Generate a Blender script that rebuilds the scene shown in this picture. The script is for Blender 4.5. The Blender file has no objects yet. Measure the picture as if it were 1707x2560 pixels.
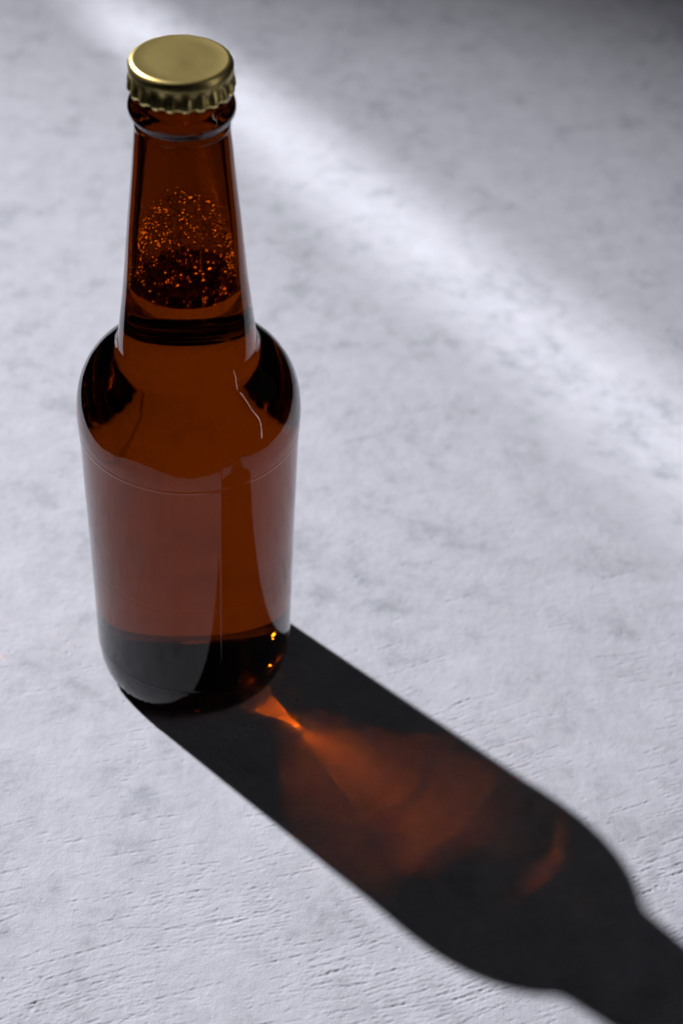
import bpy, bmesh, math, random
import numpy as np
from mathutils import Vector, Matrix
random.seed(7)
S = bpy.context.scene
C = bpy.context.collection
R = math.radians

# ------------------------------------------------------------------ camera
cam_d = bpy.data.cameras.new('camera')
cam = bpy.data.objects.new('camera', cam_d); C.objects.link(cam)
S.camera = cam
CD, CZ, YAW, PITCH, ROLL, F = .38337, .4115, .11267, .74268, .0523, 4.5
fw = Vector((math.sin(YAW)*math.cos(PITCH), math.cos(YAW)*math.cos(PITCH), -math.sin(PITCH)))
ri = Vector((math.cos(YAW), -math.sin(YAW), 0)); up = ri.cross(fw)
cr, sr = math.cos(ROLL), math.sin(ROLL)
ri, up = ri*cr + up*sr, up*cr - ri*sr
m = Matrix((ri, up, -fw)).transposed().to_4x4(); m.translation = Vector((0, -CD, CZ))
cam.matrix_world = m
cam_d.sensor_fit = 'VERTICAL'; cam_d.sensor_height = 36.0; cam_d.sensor_width = 24.0
cam_d.lens = F*1000/2560*36
cam_d.clip_start = .01; cam_d.clip_end = 50
cam_d.dof.use_dof = True
cam_d.dof.focus_distance = .475
cam_d.dof.aperture_fstop = 11.0
cam_d.dof.aperture_blades = 9

# ------------------------------------------------------------------ world and light
w = bpy.data.worlds.new('World'); S.world = w; w.use_nodes = True
bg = w.node_tree.nodes['Background']
bg.inputs[0].default_value = (.72, .86, 1.0, 1); bg.inputs[1].default_value = .003
S.view_settings.view_transform = 'Standard'; S.view_settings.look = 'None'
S.view_settings.exposure = 0; S.view_settings.gamma = 1
cy = S.cycles
cy.max_bounces = 24; cy.transmission_bounces = 24; cy.glossy_bounces = 12; cy.diffuse_bounces = 3
cy.transparent_max_bounces = 8
cy.blur_glossy = 0.0
cy.caustics_refractive = True; cy.caustics_reflective = False
cy.sample_clamp_indirect = 100.0; cy.sample_clamp_direct = 0
cy.use_denoising = True
cy.use_guiding = True; cy.use_surface_guiding = True; cy.use_volume_guiding = False
cy.guiding_training_samples = 128
try:                                       # these guiding options are only read with the developer interface on
    bpy.context.preferences.view.show_developer_ui = True
    bpy.context.preferences.experimental.use_cycles_debug = True
except Exception: pass
cy.guiding_distribution_type = 'DIRECTIONAL_QUAD_TREE'; cy.guiding_directional_sampling_type = 'MIS'
cy.surface_guiding_probability = .9; cy.use_guiding_direct_light = False
cy.use_adaptive_sampling = False

def aim(o, loc, target, roll=0.0):
    o.location = loc
    o.rotation_euler = (Vector(target)-Vector(loc)).to_track_quat('-Z', 'Y').to_euler()

SUN_AZ = Vector((-.683, .730, 0)); EL = R(41.4); DIST = 2.6
sun_dir = SUN_AZ*math.cos(EL) + Vector((0, 0, math.sin(EL)))
ld = bpy.data.lights.new('window_light', 'SPOT')
lo = bpy.data.objects.new('window_light', ld); C.objects.link(lo)
ld.energy = 512; ld.color = (1.0, .985, .99); ld.shadow_soft_size = .034
ld.spot_size = R(33.5); ld.spot_blend = 1.0
tgt = Vector((-.10, -.17, 0))
aim(lo, sun_dir*DIST, tgt)

# narrow shaft of light between the window blinds, falling behind the bottle
ad = bpy.data.lights.new('blind_gap_light', 'AREA'); ao = bpy.data.objects.new('blind_gap_light', ad); C.objects.link(ao)
ad.shape = 'RECTANGLE'; ad.size = .008; ad.size_y = .30; ad.spread = R(6.2); ad.energy = .050; ad.color = (1, .99, .99)
gap_t = Vector((.098, .215, 0)); gap_d = Vector((-.53, .85, 0)).normalized()*math.cos(R(35)) + Vector((0, 0, math.sin(R(35))))
ao.location = gap_t + gap_d*.75
zax = gap_d.normalized(); xax = Vector((.85, .53, 0)).normalized(); yax = zax.cross(xax)
mm = Matrix((xax, yax, zax)).transposed().to_4x4(); mm.translation = ao.location; ao.matrix_world = mm
# dim soft fill added at the right, for sheen on shoulder and cap
cd_ = bpy.data.lights.new('side_fill_light', 'AREA'); co = bpy.data.objects.new('side_fill_light', cd_); C.objects.link(co)
cd_.shape = 'DISK'; cd_.size = .9; cd_.energy = .05; cd_.color = (.95, .97, 1)
aim(co, (1.15, .18, .72), (0, 0, .1))
# tall thin gap between curtains to the right: the white line down the shoulder is its reflection
gu = Vector((.927, -.375, 0)); gs = Vector((.375, .927, 0))
for o0, z0, o1, z1 in ((.045, -.16, .080, .63), (.080, .63, .30, 1.25)):
    kd = bpy.data.lights.new('curtain_gap_light', 'AREA'); ko = bpy.data.objects.new('curtain_gap_light', kd); C.objects.link(ko)
    ka = gu*.9 + gs*o0 + Vector((0, 0, z0)); kb = gu*.9 + gs*o1 + Vector((0, 0, z1))
    kd.shape = 'RECTANGLE'; kd.size = .009; kd.size_y = (kb-ka).length; kd.energy = .50*kd.size_y; kd.color = (1, .97, 1)
    yax = (kb-ka).normalized(); zax = gu.copy(); xax = yax.cross(zax).normalized(); zax = xax.cross(yax)
    mm = Matrix((xax, yax, zax)).transposed().to_4x4(); mm.translation = (ka+kb)/2; ko.matrix_world = mm

# ------------------------------------------------------------------ helpers
def link(name, bm, mat, parent=None, smooth=True):
    me = bpy.data.meshes.new(name); bm.to_mesh(me); bm.free()
    if smooth: me.polygons.foreach_set('use_smooth', [True]*len(me.polygons))
    o = bpy.data.objects.new(name, me); C.objects.link(o)
    if mat: me.materials.append(mat)
    if parent: o.parent = parent
    return o

def interp(prof, h):
    for (a, ra), (b, rb) in zip(prof, prof[1:]):
        if a <= h <= b: return ra + (rb-ra)*(h-a)/(b-a) if b > a else rb
    return prof[-1][1]

def spline(pts, n=6):
    """Catmull-Rom through (r, z) points."""
    out = []
    for i in range(len(pts)-1):
        p0 = pts[max(i-1, 0)]; p1 = pts[i]; p2 = pts[i+1]; p3 = pts[min(i+2, len(pts)-1)]
        for k in range(n):
            t = k/n
            out.append(tuple(.5*((2*p1[j]) + (-p0[j]+p2[j])*t + (2*p0[j]-5*p1[j]+4*p2[j]-p3[j])*t*t + (-p0[j]+3*p1[j]-3*p2[j]+p3[j])*t**3) for j in (0, 1)))
    out.append(pts[-1])
    return out

def lathe(bm, prof, seg=192, flip=False, fn=None, angs=None):
    """prof: list of (r, z), bottom to top -> outward normals."""
    rings = []
    if angs is None: angs = [2*math.pi*k/seg for k in range(seg)]
    seg = len(angs)
    for r, z in prof:
        if r < 1e-6: rings.append([bm.verts.new((0, 0, z))])
        else:
            ring = []
            for k in range(seg):
                a = angs[k]
                rr, zz = (r, z) if fn is None else fn(r, z, a)
                ring.append(bm.verts.new((rr*math.cos(a), rr*math.sin(a), zz)))
            rings.append(ring)
    for A, B in zip(rings, rings[1:]):
        for k in range(seg):
            j = (k+1) % seg
            if len(A) == 1 and len(B) == 1: continue
            if len(A) == 1: f = [A[0], B[j], B[k]]
            elif len(B) == 1: f = [A[k], A[j], B[0]]
            else: f = [A[k], A[j], B[j], B[k]]
            if flip: f.reverse()
            bm.faces.new(f)
    return rings

def mat(name):
    mt = bpy.data.materials.new(name); mt.use_nodes = True
    nt = mt.node_tree
    return mt, nt, nt.nodes['Principled BSDF']

# ------------------------------------------------------------------ tabletop
def plaster():
    mt, nt, p = mat('painted_plaster')
    N, Lk = nt.nodes, nt.links
    geo = N.new('ShaderNodeTexCoord')
    def mapping(scale, rot=0.0, src=None):
        mp = N.new('ShaderNodeMapping'); mp.inputs['Scale'].default_value = scale; mp.inputs['Rotation'].default_value = (0, 0, rot)
        Lk.new(src or geo.outputs['Object'], mp.inputs[0]); return mp.outputs[0]
    def noise(vec, scale, det=4, rough=.55, dist=0.0):
        n = N.new('ShaderNodeTexNoise'); n.inputs['Scale'].default_value = scale; n.inputs['Detail'].default_value = det
        n.inputs['Roughness'].default_value = rough; n.inputs['Distortion'].default_value = dist
        Lk.new(vec, n.inputs['Vector']); return n.outputs['Fac']
    def ramp(v, a, b, lo=0.0, hi=1.0):
        r = N.new('ShaderNodeMapRange'); r.interpolation_type = 'SMOOTHSTEP'
        r.inputs['From Min'].default_value = a; r.inputs['From Max'].default_value = b
        r.inputs['To Min'].default_value = lo; r.inputs['To Max'].default_value = hi
        Lk.new(v, r.inputs[0]); return r.outputs[0]
    def mth(op, a, b):
        q = N.new('ShaderNodeMath'); q.operation = op
        for i, v in enumerate((a, b)):
            if isinstance(v, (int, float)): q.inputs[i].default_value = v
            else: Lk.new(v, q.inputs[i])
        return q.outputs[0]
    iso = mapping((1, 1, 1))
    cloud = noise(iso, 9, 6, .6, .3)
    blot = noise(iso, 34, 7, .68, .4)
    fine = noise(iso, 160, 5, .7)
    mid = noise(iso, 75, 5, .62, .5)
    v = mth('ADD', mth('MULTIPLY', cloud, .20), mth('ADD', mth('MULTIPLY', blot, .24), mth('ADD', mth('MULTIPLY', mid, .30), mth('MULTIPLY', fine, .26))))
    cr_ = N.new('ShaderNodeValToRGB'); Lk.new(v, cr_.inputs[0])
    e = cr_.color_ramp.elements
    e[0].position = .39; e[0].color = (.30, .313, .358, 1)
    e[1].position = .58; e[1].color = (.475, .486, .55, 1)
    x = e.new(.475); x.color = (.42, .43, .487, 1)
    Lk.new(cr_.outputs[0], p.inputs['Base Color'])
    p.inputs['Roughness'].default_value = .75
    p.inputs['Specular IOR Level'].default_value = .25
    # relief: brush strokes, fine grain, pits
    def tmap(rot, scale):
        mp = N.new('ShaderNodeMapping'); mp.vector_type = 'TEXTURE'; mp.inputs['Rotation'].default_value = (0, 0, rot); mp.inputs['Scale'].default_value = scale
        Lk.new(geo.outputs['Object'], mp.inputs[0]); return mp.outputs[0]
    def warped(vec, sc_, amp):
        nz = N.new('ShaderNodeTexNoise'); nz.inputs['Scale'].default_value = sc_; nz.inputs['Detail'].default_value = 2; Lk.new(vec, nz.inputs['Vector'])
        ad_ = N.new('ShaderNodeVectorMath'); ad_.operation = 'MULTIPLY_ADD'; Lk.new(nz.outputs['Color'], ad_.inputs[0]); ad_.inputs[1].default_value = (amp,)*3; Lk.new(vec, ad_.inputs[2])
        return ad_.outputs[0]
    def crack(vec, scale, width, seed):
        mp = N.new('ShaderNodeMapping'); mp.inputs['Location'].default_value = (seed, seed*.7, 0); Lk.new(vec, mp.inputs[0])
        v_ = noise(mp.outputs[0], scale, 3, .55)
        return ramp(mth('ABSOLUTE', mth('SUBTRACT', v_, .5), 0), 0, width, 1, 0)
    grain = noise(iso, 1400, 3, .6)
    gr2 = noise(iso, 420, 4, .6)
    lump = noise(iso, 120, 5, .62)
    big = noise(iso, 40, 3, .5)
    pit = ramp(noise(iso, 300, 2, .5, .6), .31, .36)
    pit2 = ramp(noise(iso, 120, 2, .5, 1.2), .27, .31)
    h = mth('MULTIPLY', grain, .20)
    h = mth('ADD', h, mth('MULTIPLY', gr2, .38))
    h = mth('ADD', h, mth('MULTIPLY', lump, .75))
    h = mth('ADD', h, mth('MULTIPLY', big, .6))
    bp = N.new('ShaderNodeBump'); bp.inputs['Distance'].default_value = .0006; bp.inputs['Strength'].default_value = .85
    Lk.new(h, bp.inputs['Height']); Lk.new(bp.outputs[0], p.inputs['Normal'])
    return mt

Y0, Y1 = -.160, 1.3
FX0, FX1, FY0, FY1, ST = -.085, .160, -.158, .150, .00034
def left_edge(y):                                            # front left corner is rounded off
    t = np.clip((y-Y0)/.060, 0, 1)
    return -.165 - .024*(y-Y0) + .060*(1-np.sqrt(1-(1-t)**2))
def right_edge(y): return .174 + .245*(y-Y0)
def board():
    rg = np.random.default_rng(11)
    xs = np.arange(FX0, FX1, ST); ys = np.arange(FY0, FY1, ST)
    nx, ny = len(xs), len(ys)
    H = np.zeros((ny, nx))
    def vnoise(cell, seed):
        g = np.random.default_rng(seed)
        gx = int((FX1-FX0)/cell)+4; gy = int((FY1-FY0)/cell)+4
        G = g.random((gy, gx))-.5
        u = (xs-FX0)/cell; v = (ys-FY0)/cell
        iu = u.astype(int); iv = v.astype(int); fu = u-iu; fv = v-iv
        fu = fu*fu*(3-2*fu); fv = (fv*fv*(3-2*fv))[:, None]
        A = G[np.ix_(iv, iu)]; B = G[np.ix_(iv, iu+1)]; Cc = G[np.ix_(iv+1, iu)]; D = G[np.ix_(iv+1, iu+1)]
        return (A*(1-fu)+B*fu)*(1-fv) + (Cc*(1-fu)+D*fu)*fv
    H += vnoise(.020, 1)*.00020 + vnoise(.0072, 2)*.00009 + vnoise(.0026, 3)*.00004
    dens = np.clip(vnoise(.030, 4)*1.6+.55 + vnoise(.011, 5)*.8, 0, 1)
    P = []; A = []; W = []; TH = []
    def streak(x, y, th, ln, amp, wd, gaps):
        n = max(4, int(ln/.00016)); t = (np.arange(n)-n/2)*.00016
        bend = rg.normal(0, 1.2); wob = np.cumsum(rg.normal(0, .000012, n)); k = np.ones(n)
        px = x + t*math.cos(th) - (bend*t*t+wob)*math.sin(th)*1.0
        py = y + t*math.sin(th) + (bend*t*t+wob)*math.cos(th)*1.0
        env = np.clip(np.minimum(np.arange(n), n-np.arange(n))/(.15*n), 0, 1)
        ph = rg.random(3)*6.28
        md = .55+.45*np.sin(t*(900+rg.random()*900)+ph[0]) + .35*np.sin(t*2700+ph[1])
        a = amp*env*np.clip(md*gaps + (1-gaps), 0, 1.3)
        P.append(np.stack([px, py], 1)); A.append(a); W.append(np.full(n, wd)); TH.append(np.full(n, th))
    cnt = 0
    for i in range(60000):
        if cnt >= 3600: break
        x = rg.uniform(FX0, FX1); y = rg.uniform(FY0, FY1-.02)
        dn = dens[min(ny-1, int((y-FY0)/ST)), min(nx-1, int((x-FX0)/ST))]
        fy = 1/(1+math.exp((y+.045 - (x-.02)*.35)/.016))     # the trowel strokes lie towards the front
        if rg.random() > dn*dn*(fy*.95+.03): continue
        cnt += 1
        th = R(16) + .12*math.sin(x*31+y*17) + rg.normal(0, .07)
        big = rg.random()
        ln = rg.uniform(.0012, .005) if big < .80 else rg.uniform(.005, .016) if big < .975 else rg.uniform(.016, .034)
        streak(x, y, th, ln, rg.uniform(.00006, .00016)*(1.5 if big > .8 else 1), rg.uniform(.00022, .00034), .8)
    for i in range(900):                                      # short nicks and scuffs in every direction
        streak(rg.uniform(FX0, FX1), rg.uniform(FY0, FY1), R(20)+rg.normal(0, .9), rg.uniform(.0004, .0022), rg.uniform(.00003, .00010), rg.uniform(.00022, .0004), .3)
    P = np.concatenate(P); A = np.concatenate(A); W = np.concatenate(W); TH = np.concatenate(TH)
    ci = np.round((P[:, 0]-FX0)/ST).astype(int); ri_ = np.round((P[:, 1]-FY0)/ST).astype(int)
    Dn = np.zeros_like(H)
    nxs = -np.sin(TH); nys = np.cos(TH)
    for dy in range(-3, 4):
        for dx in range(-3, 4):
            c = ci+dx; r_ = ri_+dy; ok = (c >= 1) & (c < nx-1) & (r_ >= 1) & (r_ < ny-1)
            ox = FX0+c*ST-P[:, 0]; oy = FY0+r_*ST-P[:, 1]
            s_ = ox*nxs + oy*nys; al = ox*nys - oy*nxs
            v = A*(-np.exp(-(s_/W)**2) + .55*np.exp(-((s_-.00052)/W)**2))*np.exp(-(al/.00016)**2)*.5
            np.add.at(Dn, (r_[ok], c[ok]), v[ok])
    H += Dn
    X, Y = np.meshgrid(xs, ys)
    for i in range(300):                                      # pits, and a few grains standing proud
        x = rg.uniform(FX0, FX1); y = rg.uniform(FY0, FY1); r_ = rg.uniform(.00025, .0006)*(1.6 if i < 14 else 1); dp = rg.uniform(.00010, .00030)*(1 if i % 5 else -.7)
        c = int((x-FX0)/ST); q = int((y-FY0)/ST); k = 6
        sl = (slice(max(0, q-k), q+k), slice(max(0, c-k), c+k))
        H[sl] -= dp*np.exp(-(((X[sl]-x)/r_)**2+((Y[sl]-y)/(r_*rg.uniform(.7, 1.3)))**2)**1.3)
    # keep the foot of the bottle on a level patch, and fade to flat at the border of the worked area
    rr = np.hypot(X, Y); H *= np.clip((rr-.0262)/.003, 0, 1)
    ed = np.minimum(np.minimum(X-FX0, X.max()-X), np.minimum(Y-FY0, Y.max()-Y)); H *= np.clip(ed/.004, 0, 1)
    # coarse rim all round
    cx0 = np.linspace(0, 1, 9)[:-1]; cx1 = np.linspace(0, 1, 9)[1:]
    ys2 = np.concatenate([[Y0], ys, ys[-1]+(Y1-ys[-1])*np.linspace(0, 1, 30)[1:]])
    NX = nx+16; NY = len(ys2)
    VX = np.zeros((NY, NX)); VY = np.repeat(ys2[:, None], NX, 1); VZ = np.zeros((NY, NX))
    L = left_edge(ys2)[:, None]; Rr = right_edge(ys2)[:, None]
    VX[:, :8] = L + (FX0-L)*cx0[None]; VX[:, 8:8+nx] = xs[None]; VX[:, 8+nx:] = xs[-1] + (Rr-xs[-1])*cx1[None]
    VZ[1:1+ny, 8:8+nx] = H
    VZ = VZ
    co = np.stack([VX, VY, VZ], -1).reshape(-1, 3)
    a = (np.arange(NY-1)[:, None]*NX + np.arange(NX-1)[None]).reshape(-1)
    F = np.stack([a, a+1, a+1+NX, a+NX], 1)
    # sides and underside
    base = len(co)
    rim = list(range(NX)) + [r_*NX+NX-1 for r_ in range(1, NY)] + [(NY-1)*NX+c for c in range(NX-2, -1, -1)] + [r_*NX for r_ in range(NY-2, 0, -1)]
    low = co[rim].copy(); low[:, 2] = -.022
    co = np.concatenate([co, low]); n = len(rim)
    rim = np.array(rim); nxt = np.roll(rim, -1); b = base+np.arange(n); bn = np.roll(b, -1)
    F = np.concatenate([F, np.stack([rim, b, bn, nxt], 1)])
    me = bpy.data.meshes.new('tabletop')
    me.vertices.add(len(co)); me.vertices.foreach_set('co', co.ravel())
    me.loops.add(F.size + n); me.polygons.add(len(F)+1)
    me.loops.foreach_set('vertex_index', np.concatenate([F.ravel(), b[::-1]]).astype(np.int32))
    me.polygons.foreach_set('loop_start', np.concatenate([np.arange(len(F))*4, [F.size]]).astype(np.int32))
    sm = np.ones(len(F)+1, bool); sm[-n-1:] = False
    me.polygons.foreach_set('use_smooth', sm)
    me.update(calc_edges=True); me.validate()
    me.materials.append(plaster())
    o = bpy.data.objects.new('tabletop', me); C.objects.link(o)
    return o
top = board()
top['kind'] = 'structure'; top['label'] = 'pale blue grey plastered tabletop with brush strokes under the bottle'

# ------------------------------------------------------------------ bottle
bottle = bpy.data.objects.new('beer_bottle', None); C.objects.link(bottle)
bottle.empty_display_size = .02
bottle['label'] = 'brown glass beer bottle with gold crown cap and foam in its neck'
bottle['category'] = 'bottle'

def glass_mat(name, col, ior, rough=0.0, spec=.5):
    mt, nt, p = mat(name)
    p.inputs['Base Color'].default_value = (*col, 1)
    p.inputs['Transmission Weight'].default_value = 1
    p.inputs['Roughness'].default_value = rough
    p.inputs['IOR'].default_value = ior
    p.inputs['Specular IOR Level'].default_value = spec
    return mt
AMBER = (.148, .0208, .0003)
def window_glass(name, col, ior, k):
    mt, nt, p = mat(name); N = nt.nodes; nt.nodes.remove(p)
    rf = N.new('ShaderNodeBsdfRefraction'); rf.inputs['Color'].default_value = (*[c**.5 for c in col], 1); rf.inputs['Roughness'].default_value = 0; rf.inputs['IOR'].default_value = ior
    gl = N.new('ShaderNodeBsdfGlossy'); gl.inputs['Color'].default_value = (1, 1, 1, 1); gl.inputs['Roughness'].default_value = 0
    fr = N.new('ShaderNodeFresnel'); fr.inputs['IOR'].default_value = ior
    ge = N.new('ShaderNodeNewGeometry')
    # outside: the lowest reflectance is k, rising to full at grazing angles as usual; inside: plain Fresnel
    f0 = ((ior-1)/(ior+1))**2
    m1 = N.new('ShaderNodeMapRange'); m1.inputs['From Min'].default_value = f0; m1.inputs['From Max'].default_value = 1
    m1.inputs['To Min'].default_value = k; m1.inputs['To Max'].default_value = 1; nt.links.new(fr.outputs[0], m1.inputs[0])
    m2 = N.new('ShaderNodeMix'); m2.data_type = 'FLOAT'; nt.links.new(ge.outputs['Backfacing'], m2.inputs[0]); nt.links.new(m1.outputs[0], m2.inputs[2]); nt.links.new(fr.outputs[0], m2.inputs[3])
    mx = N.new('ShaderNodeMixShader'); nt.links.new(m2.outputs[0], mx.inputs[0]); nt.links.new(rf.outputs[0], mx.inputs[1]); nt.links.new(gl.outputs[0], mx.inputs[2])
    nt.links.new(mx.outputs[0], N['Material Output'].inputs[0])
    return mt
m_glass = window_glass('amber_glass', AMBER, 1.52, .017)
m_clear = glass_mat('inner_glass', (.62, .55, .48), 1.52, 0.0, .3)
m_beer = glass_mat('beer', (1, .97, .93), 1.333/1.52)
m_beer_top = glass_mat('beer_surface', (1, 1, 1), 1.333)

OUT = [(0, .0016), (.012, .0013), (.0215, .0006), (.0243, .0), (.0258, .0004), (.0273, .0018), (.0283, .004), (.0289, .0075), (.02925, .012)]
BODY = [(.02925, .012), (.0294, .03), (.0296, .05), (.0299, .07), (.0301, .085), (.0303, .0925)]
SHO = [(.0303, .0925), (.03052, .0955), (.03055, .0985), (.0303, .1020), (.0297, .1054), (.0286, .1087), (.0269, .1118), (.0248, .1143), (.0225, .1163), (.0205, .1178), (.0192, .1193), (.01845, .1212)]
NECK = [(.01845, .1212), (.0180, .125), (.01615, .140), (.0147, .155), (.0131, .170), (.01215, .180), (.01165, .1858)]
FIN = [(.01165, .1858), (.01172, .1863), (.01168, .1868), (.01160, .1875), (.01170, .1881), (.0121, .1886), (.0127, .1894), (.0130, .1905), (.0130, .1915), (.0126, .1926), (.0119, .1935), (.0118, .1945), (.0120, .1965), (.0117, .1985), (.0105, .1995), (.0085, .1997)]
outer = spline(OUT, 4)[:-1] + spline(BODY, 3)[:-1] + spline(SHO, 5)[:-1] + spline(NECK, 4)[:-1] + spline(FIN, 4)
LEVEL = .1412
T = .0028
def inner_r(z):
    pr = [(a, b) for b, a in outer if a >= .012]
    return interp(sorted(pr), z) - T + .0013*math.exp(-((z-.1280)/.0055)**2)
# cavity above the beer
zs = [LEVEL + (.1990-LEVEL)*i/30 for i in range(31)]
cav = []
for z in zs:
    r = min(inner_r(min(z, .186)), .0092 + max(0, (.186-z))*.5 + 0.0)
    if z > .186: r = inner_r(.185)*.0 + .0090
    cav.append((r, z))
# mould seams: a fine vertical ridge on two sides, a ring at the shoulder, a ring and a knurl at the heel
SEAM = R(-90+15)
angs = sorted(set([round(2*math.pi*k/180, 6) for k in range(180)] +
      [round((SEAM + o + d*.0032) % (2*math.pi), 6) for o in (0, math.pi) for d in range(-7, 8)]))
def gz(x, w): return math.exp(-(x/w)**2)
def adiff(a, b): return (a-b+math.pi) % (2*math.pi) - math.pi
def mould(r, z, a):
    wob = .0016*math.sin(z*900) + .0011*math.sin(z*2300+1)
    if r > .009 and z > .004:
        d = min(abs(adiff(a, SEAM+wob)), abs(adiff(a, SEAM+math.pi)))
        r += .00007*gz(d, .006)
        r += .00003*(1 if 0 < adiff(a, SEAM+wob) < .2 else 0)
    r += .00009*gz(z-.0932, .00035) + .00006*gz(z-.0136, .0003) - .00004*gz(z-.0475, .00022)
    r += 8e-6*(math.sin(a*19+z*700)*math.sin(z*1500+a*5)+.6*math.sin(a*41-z*900+2))*(1.0 if z > .098 else .25)*(1 if z > .01 else 0)
    if .0012 < z < .0062: r += .00022*max(0, math.sin((z-.0012)/.005*math.pi))*math.sin(a*70+math.sin(a*9)*2)*(.6+.4*math.sin(a*23))
    return r, z
fz = sorted(set([z for z in []]))
def refine(pr, c, wd, n):
    out = []
    for p_, q_ in zip(pr, pr[1:]):
        out.append(p_)
        for k in range(n+1):
            z = c - wd + 2*wd*k/n
            if p_[1] < z < q_[1] and z-p_[1] > 1e-5 and q_[1]-z > 1e-5:
                t = (z-p_[1])/(q_[1]-p_[1]); out.append((p_[0]+(q_[0]-p_[0])*t, z))
    return out + [pr[-1]]
om = refine(refine(refine(outer, .0932, .0008, 8), .0136, .0007, 8), .0475, .0006, 8)
bm = bmesh.new()
lathe(bm, om, fn=mould, angs=angs)
R0 = cav[0][0]
nf = len(bm.faces)
lathe(bm, cav, flip=True)
bm.faces.ensure_lookup_table()
for f in bm.faces[nf:]: f.material_index = 1
# lip joins the outer finish to the cavity
lathe(bm, [outer[-1], (cav[-1][0], .1990)], flip=False)
bmesh.ops.remove_doubles(bm, verts=bm.verts, dist=1e-6)
glass = link('glass_body', bm, m_glass, bottle)
glass.data.materials.append(m_clear)

# beer: closed body, side normals outward
bot = [(0, .0125), (.008, .0115), (.015, .0085), (.020, .0060), (.0232, .0057), (.0252, .0075), (.0262, .0105), (.02645, .014)]
side = [(inner_r(.014), .014)] + [(inner_r(z), z) for z in [.02, .03, .05, .07, .085, .0925]]
side += [(inner_r(z), z) for _, z in spline(SHO, 5)[1:]]
side += [(inner_r(z), z) for z in [.123, .125, .127, .129, .131, .134, .137, .140]] + [(R0, LEVEL)]
bm = bmesh.new()
lathe(bm, spline(bot, 4)[:-1] + side)
beer = link('beer', bm, m_beer, bottle)
bm = bmesh.new()
men = [(0, LEVEL-.0008)] + [(R0*k/8, LEVEL-.0008 + .0008*(k/8)**8) for k in range(1, 9)]
lathe(bm, list(reversed(men)))
bs = link('beer_surface', bm, m_beer_top, beer)

# ------------------------------------------------------------------ crown cap
mt, nt, p = mat('gold_lacquer')
m_gold = mt
p.inputs['Base Color'].default_value = (.80, .63, .24, 1)
p.inputs['Metallic'].default_value = 1; p.inputs['Roughness'].default_value = .36
tc = nt.nodes.new('ShaderNodeTexCoord'); n1 = nt.nodes.new('ShaderNodeTexNoise'); n1.inputs['Scale'].default_value = 260; n1.inputs['Detail'].default_value = 5
b1 = nt.nodes.new('ShaderNodeBump'); b1.inputs['Distance'].default_value = .00008; b1.inputs['Strength'].default_value = .5
nt.links.new(tc.outputs['Object'], n1.inputs['Vector']); nt.links.new(n1.outputs['Fac'], b1.inputs['Height']); nt.links.new(b1.outputs[0], p.inputs['Normal'])
NT = 21
def crimp(r, z, a):
    t = max(0.0, min(1.0, (.2008 - z)/.0030))
    t = t*t*(3-2*t)
    wv = math.tanh(1.8*math.cos(NT*a))/math.tanh(1.8)
    dent = .00012*math.exp(-((r*math.cos(a)-.003)**2+(r*math.sin(a)+.002)**2)/.00001)
    return r + t*(.00028*wv) - t*.0001*(1 if z < .1963 else 0), z + (-.00010*wv*t if z < .1963 else 0) - (dent if z > .203 else 0)
capz = [(.01205, .19575), (.01240, .19570), (.01268, .1964), (.01262, .1975), (.01245, .1985), (.01235, .1995), (.01240, .2006), (.01248, .2014), (.01240, .2022), (.01200, .2029), (.0113, .20325), (.0105, .2032), (.0080, .20318), (.005, .20322), (.0025, .20323), (0, .20323)]
cp = spline(capz[:-4], 4)[:-1] + capz[-4:]
bm = bmesh.new()
lathe(bm, cp, seg=420, fn=crimp)
cap = link('crown_cap', bm, m_gold, bottle)
sol = cap.modifiers.new('thickness', 'SOLIDIFY'); sol.thickness = .00022; sol.offset = -1

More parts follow.
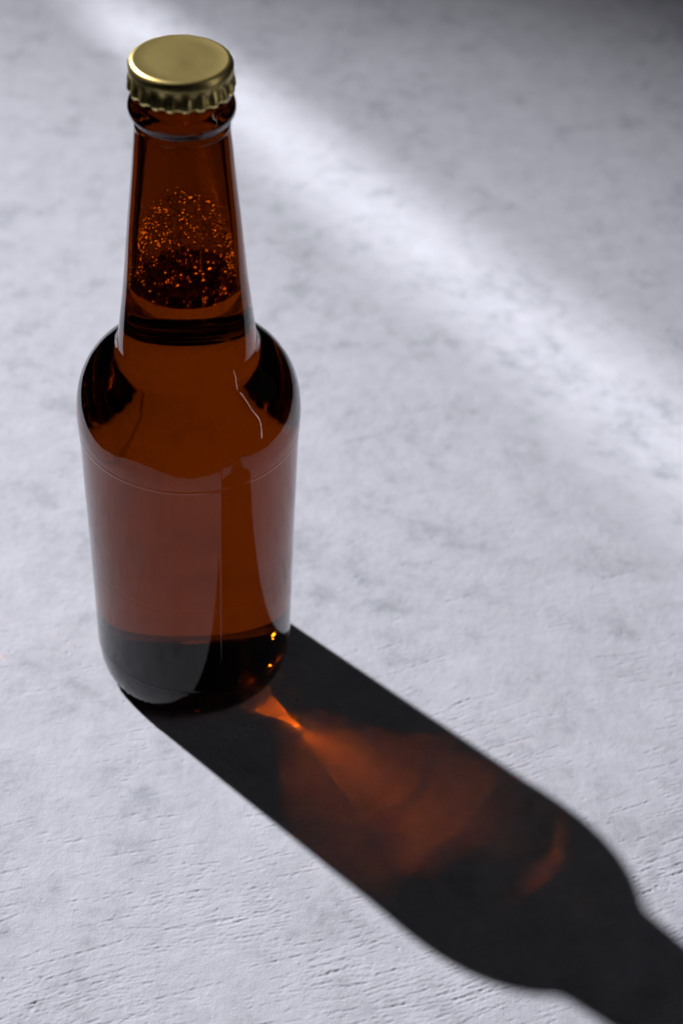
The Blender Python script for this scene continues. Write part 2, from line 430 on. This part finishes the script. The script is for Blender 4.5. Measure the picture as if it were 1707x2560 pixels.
# ------------------------------------------------------------------ foam left on the inside of the neck, with added glint flecks
m_foam = glass_mat('foam_bubbles', (1, .98, .95), 1.33)
m_froth_glints, nt, p = mat('froth_glints')
p.inputs['Base Color'].default_value = (.95, .93, .88, 1); p.inputs['Metallic'].default_value = 1; p.inputs['Roughness'].default_value = .42  # mirror flecks added to give the foam its glints
bm = bmesh.new(); bmf = bmesh.new()
rnd = random.Random(3)
def cav_r(z): return interp([(b, a) for a, b in [(q[0], q[1]) for q in cav]], z)
ico = bmesh.new(); bmesh.ops.create_icosphere(ico, subdivisions=2, radius=1)
iv = [v.co.copy() for v in ico.verts]; ifc = [[v.index for v in f.verts] for f in ico.faces]; ico.free()
def ball(c, r, mi=0, sq=(1, 1, 1)):
    b_ = bmf if mi else bm
    if mi:
        r = rnd.uniform(.00015, .00033)
        nrm = Vector((-.40+rnd.gauss(0, .22), -.23+rnd.gauss(0, .22), .89)).normalized()  # flecks tilted to throw the lamp towards the camera
        q = nrm.to_track_quat('Z', 'Y')
        vs = [b_.verts.new(Vector(c) + q @ Vector((v.x*r, v.y*r, v.z*r*.25))) for v in iv]
    else:
        vs = [b_.verts.new((c[0]+v.x*r*sq[0], c[1]+v.y*r*sq[1], c[2]+v.z*r*sq[2])) for v in iv]
    for f in ifc: b_.faces.new([vs[i] for i in f])
for i in range(1900):
    a = rnd.uniform(0, 2*math.pi)
    back = (math.sin(a-R(6))+1)/2            # 1 towards the back wall
    zt = LEVEL + .0020 + .0170*back**.9
    z = LEVEL + (zt-LEVEL)*rnd.random()**.9
    if rnd.random() < .02: z = zt + rnd.uniform(0, .0025)
    r = rnd.uniform(.00014, .00050)*(1.2 if z < LEVEL+.003 else 1)
    rr = cav_r(z) - r*.8
    fl = rnd.random() < (.27 if back > .35 else .03)
    ball((rr*math.cos(a), rr*math.sin(a), z), r, 1 if fl else 0)
for i in range(1300):                         # raft of bubbles on the beer
    a = rnd.uniform(0, 2*math.pi); rr = (R0-.0004)*math.sqrt(rnd.uniform(0, 1))
    r = rnd.uniform(.00025, .0007)
    ball((rr*math.cos(a), rr*math.sin(a), LEVEL-.0006+r*.6+rnd.uniform(0, .0012)), r, 1 if rnd.random() < .08 and math.sin(a)*rr > -.004 else 0)
foam = link('foam', bm, m_foam, beer)
foam['kind'] = 'stuff'
froth_glints = link('froth_glints', bmf, m_froth_glints, beer); froth_glints['kind'] = 'stuff'



# added lamp in place of window light through the neck wall, for the flecks (a refracting wall casts
# an opaque shadow in the renderer): same place, stronger, amber set on the lamp, not blocked by glass, flecks only
lf = bpy.data.lights.new('froth_fill_light', 'SPOT'); lfo = bpy.data.objects.new('froth_fill_light', lf); C.objects.link(lfo)
lf.energy = ld.energy*2.5; lf.color = (.36, .15, .03); lf.shadow_soft_size = .034; lf.spot_size = R(5); lf.spot_blend = .2
aim(lfo, sun_dir*DIST, (0, 0, .145))
rc = bpy.data.collections.new('glint_receivers'); rc.objects.link(froth_glints)
bc = bpy.data.collections.new('glint_blockers'); bc.objects.link(cap); bc.objects.link(froth_glints)
lfo.light_linking.receiver_collection = rc; lfo.light_linking.blocker_collection = bc
